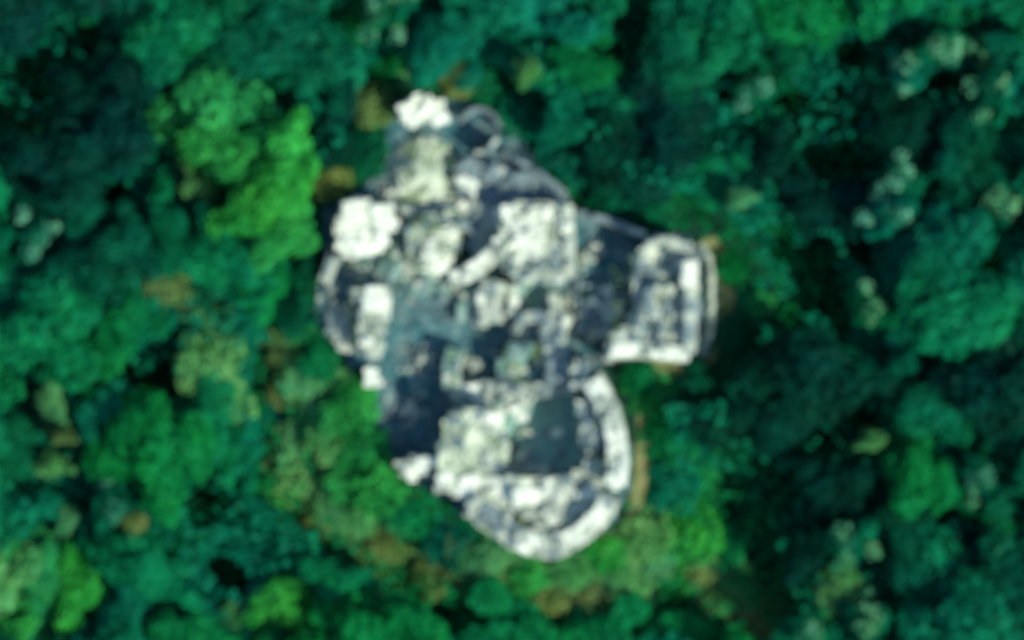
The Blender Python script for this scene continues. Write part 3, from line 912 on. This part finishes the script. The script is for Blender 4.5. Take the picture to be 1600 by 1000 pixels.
SHRUBS = [
    (560, 805, 34, 'yellow', 'yellow-green bush beside the lowest stretch of the western footpath'),
    (680, 905, 32, 'olive', 'olive bush below the footpath left of the bastion foot'),
    (725, 870, 26, 'yellow', 'yellow-green bush above the footpath left of the bastion foot'),
    (925, 930, 30, 'olive', 'olive bush below the footpath under the right part of the bastion'),
    (1150, 905, 32, 'yellow', 'yellow-green bush right of the footpath bend lower right'),
    (1025, 880, 28, 'yellow', 'yellow-green bush above the right part of the footpath'),
    (440, 715, 34, 'olive', 'olive bush left of the footpath beside the big yellow-green bush'),
    (425, 655, 30, 'teal', 'blue-green bush left of the upper footpath'),
    (470, 590, 34, 'yellow', 'yellow-green bush between scree slope and footpath top'),
    (470, 690, 40, 'yellow', 'yellow-green bush midway down the left side of the meadow'),
    (545, 745, 38, 'bright', 'bright green bush in the lower middle of the meadow west of the bastion'),
    (430, 775, 36, 'bright', 'bright green bush outside the footpath bend'),
    (525, 790, 34, 'yellow', 'yellow-green bush at the lowest corner of the footpath bend'),
    (575, 700, 34, 'bright', 'bright green bush next to the foot of the west court'),
    (495, 815, 30, 'olive', 'olive bush just outside the footpath bend'),
    (760, 925, 30, 'bright', 'bright green bush below the footpath, left of the bastion middle'),
    (860, 935, 28, 'olive', 'olive bush below the footpath under the bastion'),
    (1000, 925, 28, 'yellow', 'yellow-green bush below the footpath, right of the bastion'),
    (1130, 850, 34, 'mid', 'mid green bush at the far right of the lower meadow'),
    (1050, 915, 30, 'bright', 'bright green bush under the right part of the footpath'),
    (545, 650, 42, 'bright', 'bright green bush beside the dark west foot of the round bastion'),
    (520, 690, 38, 'yellow', 'yellow-green bush below left of the bright green bush'),
    (560, 615, 26, 'bright', 'bright green bush just below the lone white stone pier'),
    (470, 745, 46, 'yellow', 'largest yellow-green bush on the inside of the footpath bend'),
    (500, 640, 32, 'yellow', 'yellow-green bush left of the bright green bush'),
    (450, 610, 30, 'olive', 'olive bush on the upper end of the footpath'),
    (590, 760, 42, 'bright', 'bright green bush just left of the short white wall stub'),
    (640, 800, 40, 'mid', 'mid green bush under the southwest wall of the bastion'),
    (700, 845, 40, 'dark', 'dark green bush under the southwest wall of the bastion'),
    (760, 880, 28, 'yellow', 'yellow-green bush between footpath and the lower edge of the bastion'),
    (610, 850, 28, 'olive', 'olive bush on the footpath, lower left of the bastion'),
    (830, 905, 30, 'bright', 'bright green bush directly below the round bastion'),
    (890, 895, 26, 'yellow', 'yellow-green bush directly below the round bastion'),
    (945, 865, 28, 'bright', 'bright green bush at the lower right foot of the bastion'),
    (965, 905, 26, 'yellow', 'yellow-green bush lower right of the bastion next to the footpath'),
    (1010, 840, 36, 'yellow', 'yellow-green bush right of the lower bastion wall'),
    (1080, 835, 46, 'bright', 'large bright green bush lower right of the bastion'),
    (1090, 890, 34, 'olive', 'olive bush where the footpath turns lower right'),
    (1040, 690, 38, 'mid', 'mid green bush right of the bastion beyond the earth path'),
    (1050, 760, 40, 'teal', 'blue-green bush right of the bastion beyond the earth path'),
    (1000, 590, 26, 'mid', 'mid green bush below the square tower'),
    (1040, 620, 34, 'bright', 'bright green bush below the square tower'),
    (1090, 600, 34, 'dark', 'dark green bush lower right of the square tower'),
    (1145, 520, 28, 'dark', 'dark green bush right of the square tower'),
    (1145, 420, 26, 'mid', 'mid green bush at the upper right of the square tower'),
    (950, 300, 40, 'dark', 'dark green bush above the curtain wall to the square tower'),
    (880, 250, 42, 'dark', 'dark green bush above the middle of the curtain wall'),
    (1010, 330, 30, 'teal', 'blue-green bush above the right end of the curtain wall'),
    (820, 180, 38, 'teal', 'blue-green bush right of the stair turret'),
    (570, 240, 36, 'dark', 'dark green bush left of the pale grassy mound'),
    (580, 165, 34, 'olive', 'olive bush left of the northern gate stump'),
    (650, 125, 28, 'yellow', 'yellow-green bush above the northern gate stump'),
    (610, 120, 28, 'mid', 'mid green bush up left of the northern gate stump'),
    (715, 128, 26, 'olive', 'olive bush above the stair turret'),
    (520, 285, 30, 'olive', 'olive bush above the brightest white block'),
    (480, 420, 28, 'dark', 'dark green bush left of the low grey wall stub'),
    (460, 490, 34, 'dark', 'dark green bush left of the grey scree slope'),
    (500, 565, 30, 'mid', 'mid green bush below the grey scree slope'),
    (440, 560, 20, 'olive', 'small olive bush at the upper tip of the footpath'),
]
for (px, py, r, kind, label) in SHRUBS:
    put_bush(px, py, r * 1.15, kind, label, random.uniform(0.7, 1.0))
COURT_BUSHES = [(722, 385, 16, 'dark', 'small dark bush growing between the cream house stump and the keep', 0.2),
                (920, 462, 15, 'dark', 'small dark bush in the court between keep and square tower', 0.2)]
for (px, py, r, kind, label, z) in COURT_BUSHES:
    put_bush(px, py, r, kind, label, 1.0, z)

# the rest of the forest: fill what is left between the trees above
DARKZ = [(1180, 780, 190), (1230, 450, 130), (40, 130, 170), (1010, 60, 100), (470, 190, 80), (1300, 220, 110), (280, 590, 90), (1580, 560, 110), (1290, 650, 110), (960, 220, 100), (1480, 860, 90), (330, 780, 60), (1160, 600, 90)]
LIGHTZ = [(240, 880, 130), (560, 960, 150), (360, 960, 110), (640, 90, 60), (380, 560, 60), (860, 980, 110), (1060, 970, 90), (30, 960, 90), (350, 700, 70)]
rng = random.Random(11)
fill = []
def free(px, py, r):
    x, y = P(px, py)
    d = castle_d(x, y) * PXM
    if d < r * 1.12 + (44 if px > 900 else 26): return False
    if poly_dist(x, y, PATHS[0], False) * PXM < r * 1.1 + 14: return False
    for (a, b, c) in GAPS:
        if math.hypot(px - a, py - b) < r * (1.2 if c > 40 else 1.0) + c * 0.8: return False
    if any(sdist(x, y, m) * PXM < r * 1.05 for m in MEADOWS): return False
    for (a, b, c) in LISTED:
        if math.hypot(px - a, py - b) < (r * 1.15 + c if c < 35 else r * 0.9 + c * 0.9): return False
    for (a, b, c) in placed:
        if math.hypot(px - a, py - b) < (r + c) * 0.58: return False
    return True
for rr in (82, 72, 62, 54, 46, 38):
    for _ in range(1500):
        px = rng.uniform(-60, 1680); py = rng.uniform(-60, 1060)
        r = rr * rng.uniform(0.9, 1.1)
        if free(px, py, r):
            placed.append((px, py, r))
            right = px > 700
            u = rng.random()
            if right: kind = 'teal' if u < 0.55 else ('dark' if u < 0.78 else 'mid')
            elif py > 480: kind = 'mid' if u < 0.5 else ('teal' if u < 0.75 else 'dark')
            else: kind = 'dark' if u < 0.45 else ('teal' if u < 0.7 else 'mid')
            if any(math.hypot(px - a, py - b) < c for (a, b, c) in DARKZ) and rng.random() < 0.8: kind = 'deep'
            if any(math.hypot(px - a, py - b) < c for (a, b, c) in LIGHTZ): kind = rng.choice(('mid', 'mid', 'mid', 'bright', 'yellow'))
            fill.append((px, py, r, kind))
ORD = ['first', 'second', 'third', 'fourth', 'fifth', 'sixth', 'seventh', 'eighth', 'ninth', 'tenth', 'eleventh', 'twelfth', 'thirteenth',
       'fourteenth', 'fifteenth', 'sixteenth', 'seventeenth', 'eighteenth', 'nineteenth', 'twentieth', 'twenty-first', 'twenty-second', 'twenty-third',
       'twenty-fourth', 'twenty-fifth', 'twenty-sixth', 'twenty-seventh', 'twenty-eighth', 'twenty-ninth', 'thirtieth']
def zone(px, py):
    if py < 110: return 'along top edge'
    if py > 900: return 'along bottom edge'
    side = 'left' if px < 640 else 'right'
    for i, lim in enumerate((270, 430, 590, 750, 900)):
        if py <= lim:
            return '%s row %s of ruin' % (ORD[i + 1], side)
zones = {}
for f in fill:
    zones.setdefault((zone(f[0], f[1]), f[3]), []).append(f)
for (zn, kind), L in zones.items():
    L.sort()
    for i, (px, py, r, kind) in enumerate(L):
        size = 'large' if r > 58 else ('small' if r < 40 else 'medium')
        label = '%s %s tree, %s such from left, %s' % (size, COLOUR_WORD[kind], ORD[i], zn)
        x, y = P(px, py)
        d = castle_d(x, y)
        hk = rng.uniform(0.94, 1.05)
        if d < 7: hk *= 0.75
        if d < 12 and px > 640 and py > 820: hk *= 0.55
        if d < 14 and px < 640 and py > 560 and py < 900: hk *= 0.85
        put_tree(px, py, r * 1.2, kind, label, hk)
print('fill trees', len(fill), 'trees', len(TREES))

# ------------------------------------------------------------------ ground cover
def ground_cover(name, label, n, kind, test, leaf=0.16, seed=5, zf=None, hmax=0.4):
    rng = np.random.RandomState(seed)
    V = []; k = 0
    while k < n:
        x = rng.uniform(-42, 42); y = rng.uniform(-27, 27)
        if not test(x, y): continue
        z = (terrain_z(x, y) if zf is None else zf) + rng.uniform(0.05, hmax)
        nv = Vector((rng.normal() * .5, rng.normal() * .5, 1)).normalized()
        t = nv.orthogonal().normalized(); t = (t * rng.normal() + nv.cross(t) * rng.normal()).normalized(); b = nv.cross(t)
        s = leaf * rng.uniform(0.7, 1.5); p = Vector((x, y, z))
        V += [p - t * s, p + b * s * .6, p + t * s, p - b * s * .6]
        k += 1
    F = [(4 * i, 4 * i + 1, 4 * i + 2, 4 * i + 3) for i in range(n)]
    o = link(name, mesh_from(name, V, F, LEAF[kind]))
    return tag(o, label, None, None, 'stuff')
def near_castle(x, y):
    d = castle_d(x, y)
    return 0.15 < d < 7.5 and poly_dist(x, y, PATHS[0], False) > 0.75 + 0.9 * noise.noise(Vector((x * .6, y * .6, 1))) and \
        not (d < 1.6 and x > 6.5 and -19 < y < 7 and noise.noise(Vector((x, y, 4))) < 0.35)
ground_cover('undergrowth', 'low green undergrowth round the foot of the ruin', 14000, 'mid', lambda x, y: near_castle(x, y) and not inside(x, y, MEADOWS[0]) and not inside(x, y, MEADOWS[1]), 0.17, 5)
ground_cover('undergrowth', 'lighter green herbs among the undergrowth round the ruin', 9000, 'bright',
             lambda x, y: near_castle(x, y) and noise.noise(Vector((x * .2, y * .2, 7))) > 0.08 and (y < 2), 0.15, 6)
ground_cover('undergrowth', 'dark ferns on the forest floor under the trees', 26000, 'mid', lambda x, y: castle_d(x, y) > 5 and poly_dist(x, y, PATHS[0], False) > 0.6, 0.26, 8, hmax=2.4)
ground_cover('meadow_grass', 'tall yellow-green grass on the meadow along the footpath', 26000, 'yellow',
             lambda x, y: (inside(x, y, MEADOWS[0]) or inside(x, y, MEADOWS[1])) and castle_d(x, y) > 0.4 and noise.noise(Vector((x * .35, y * .35, 17))) > -0.4, 0.16, 9)
_dz = [(P(a, b), c / PXM) for (a, b, c) in DARKZ]
_gap = [(P(a, b), c / PXM) for (a, b, c) in GAPS]
ground_cover('leaf_filler', 'loose stemless leaves added to fill dark spaces between the forest trees', 60000, 'teal',  # floating leaf layer, no stems, added to break up black canopy gaps
             lambda x, y: castle_d(x, y) > 3.5 and poly_dist(x, y, PATHS[0], False) > 1.6 and not any(math.hypot(x - p[0], y - p[1]) < c * (0.75 + 1.1 * noise.noise(Vector((x * .45, y * .45, 41)))) for p, c in _gap)
             and not any(math.hypot(x - p[0], y - p[1]) < c * 0.8 and random.random() < 0.7 for p, c in _dz)
             and not inside(x, y, MEADOWS[0]) and sdist(x, y, MEADOWS[1]) > 3.0, 0.3, 12, None, 6.2)
ground_cover('dry_grass', 'dry olive grass growing over and beside the footpath', 15000, 'olive',
             lambda x, y: castle_d(x, y) > 0.5 and abs(poly_dist(x, y, PATHS[0], False) - 0.9) < 1.3 + 0.9 * noise.noise(Vector((x * .4, y * .4, 2))) and noise.noise(Vector((x * .5, y * .5, 27))) > -0.3, 0.15, 14)
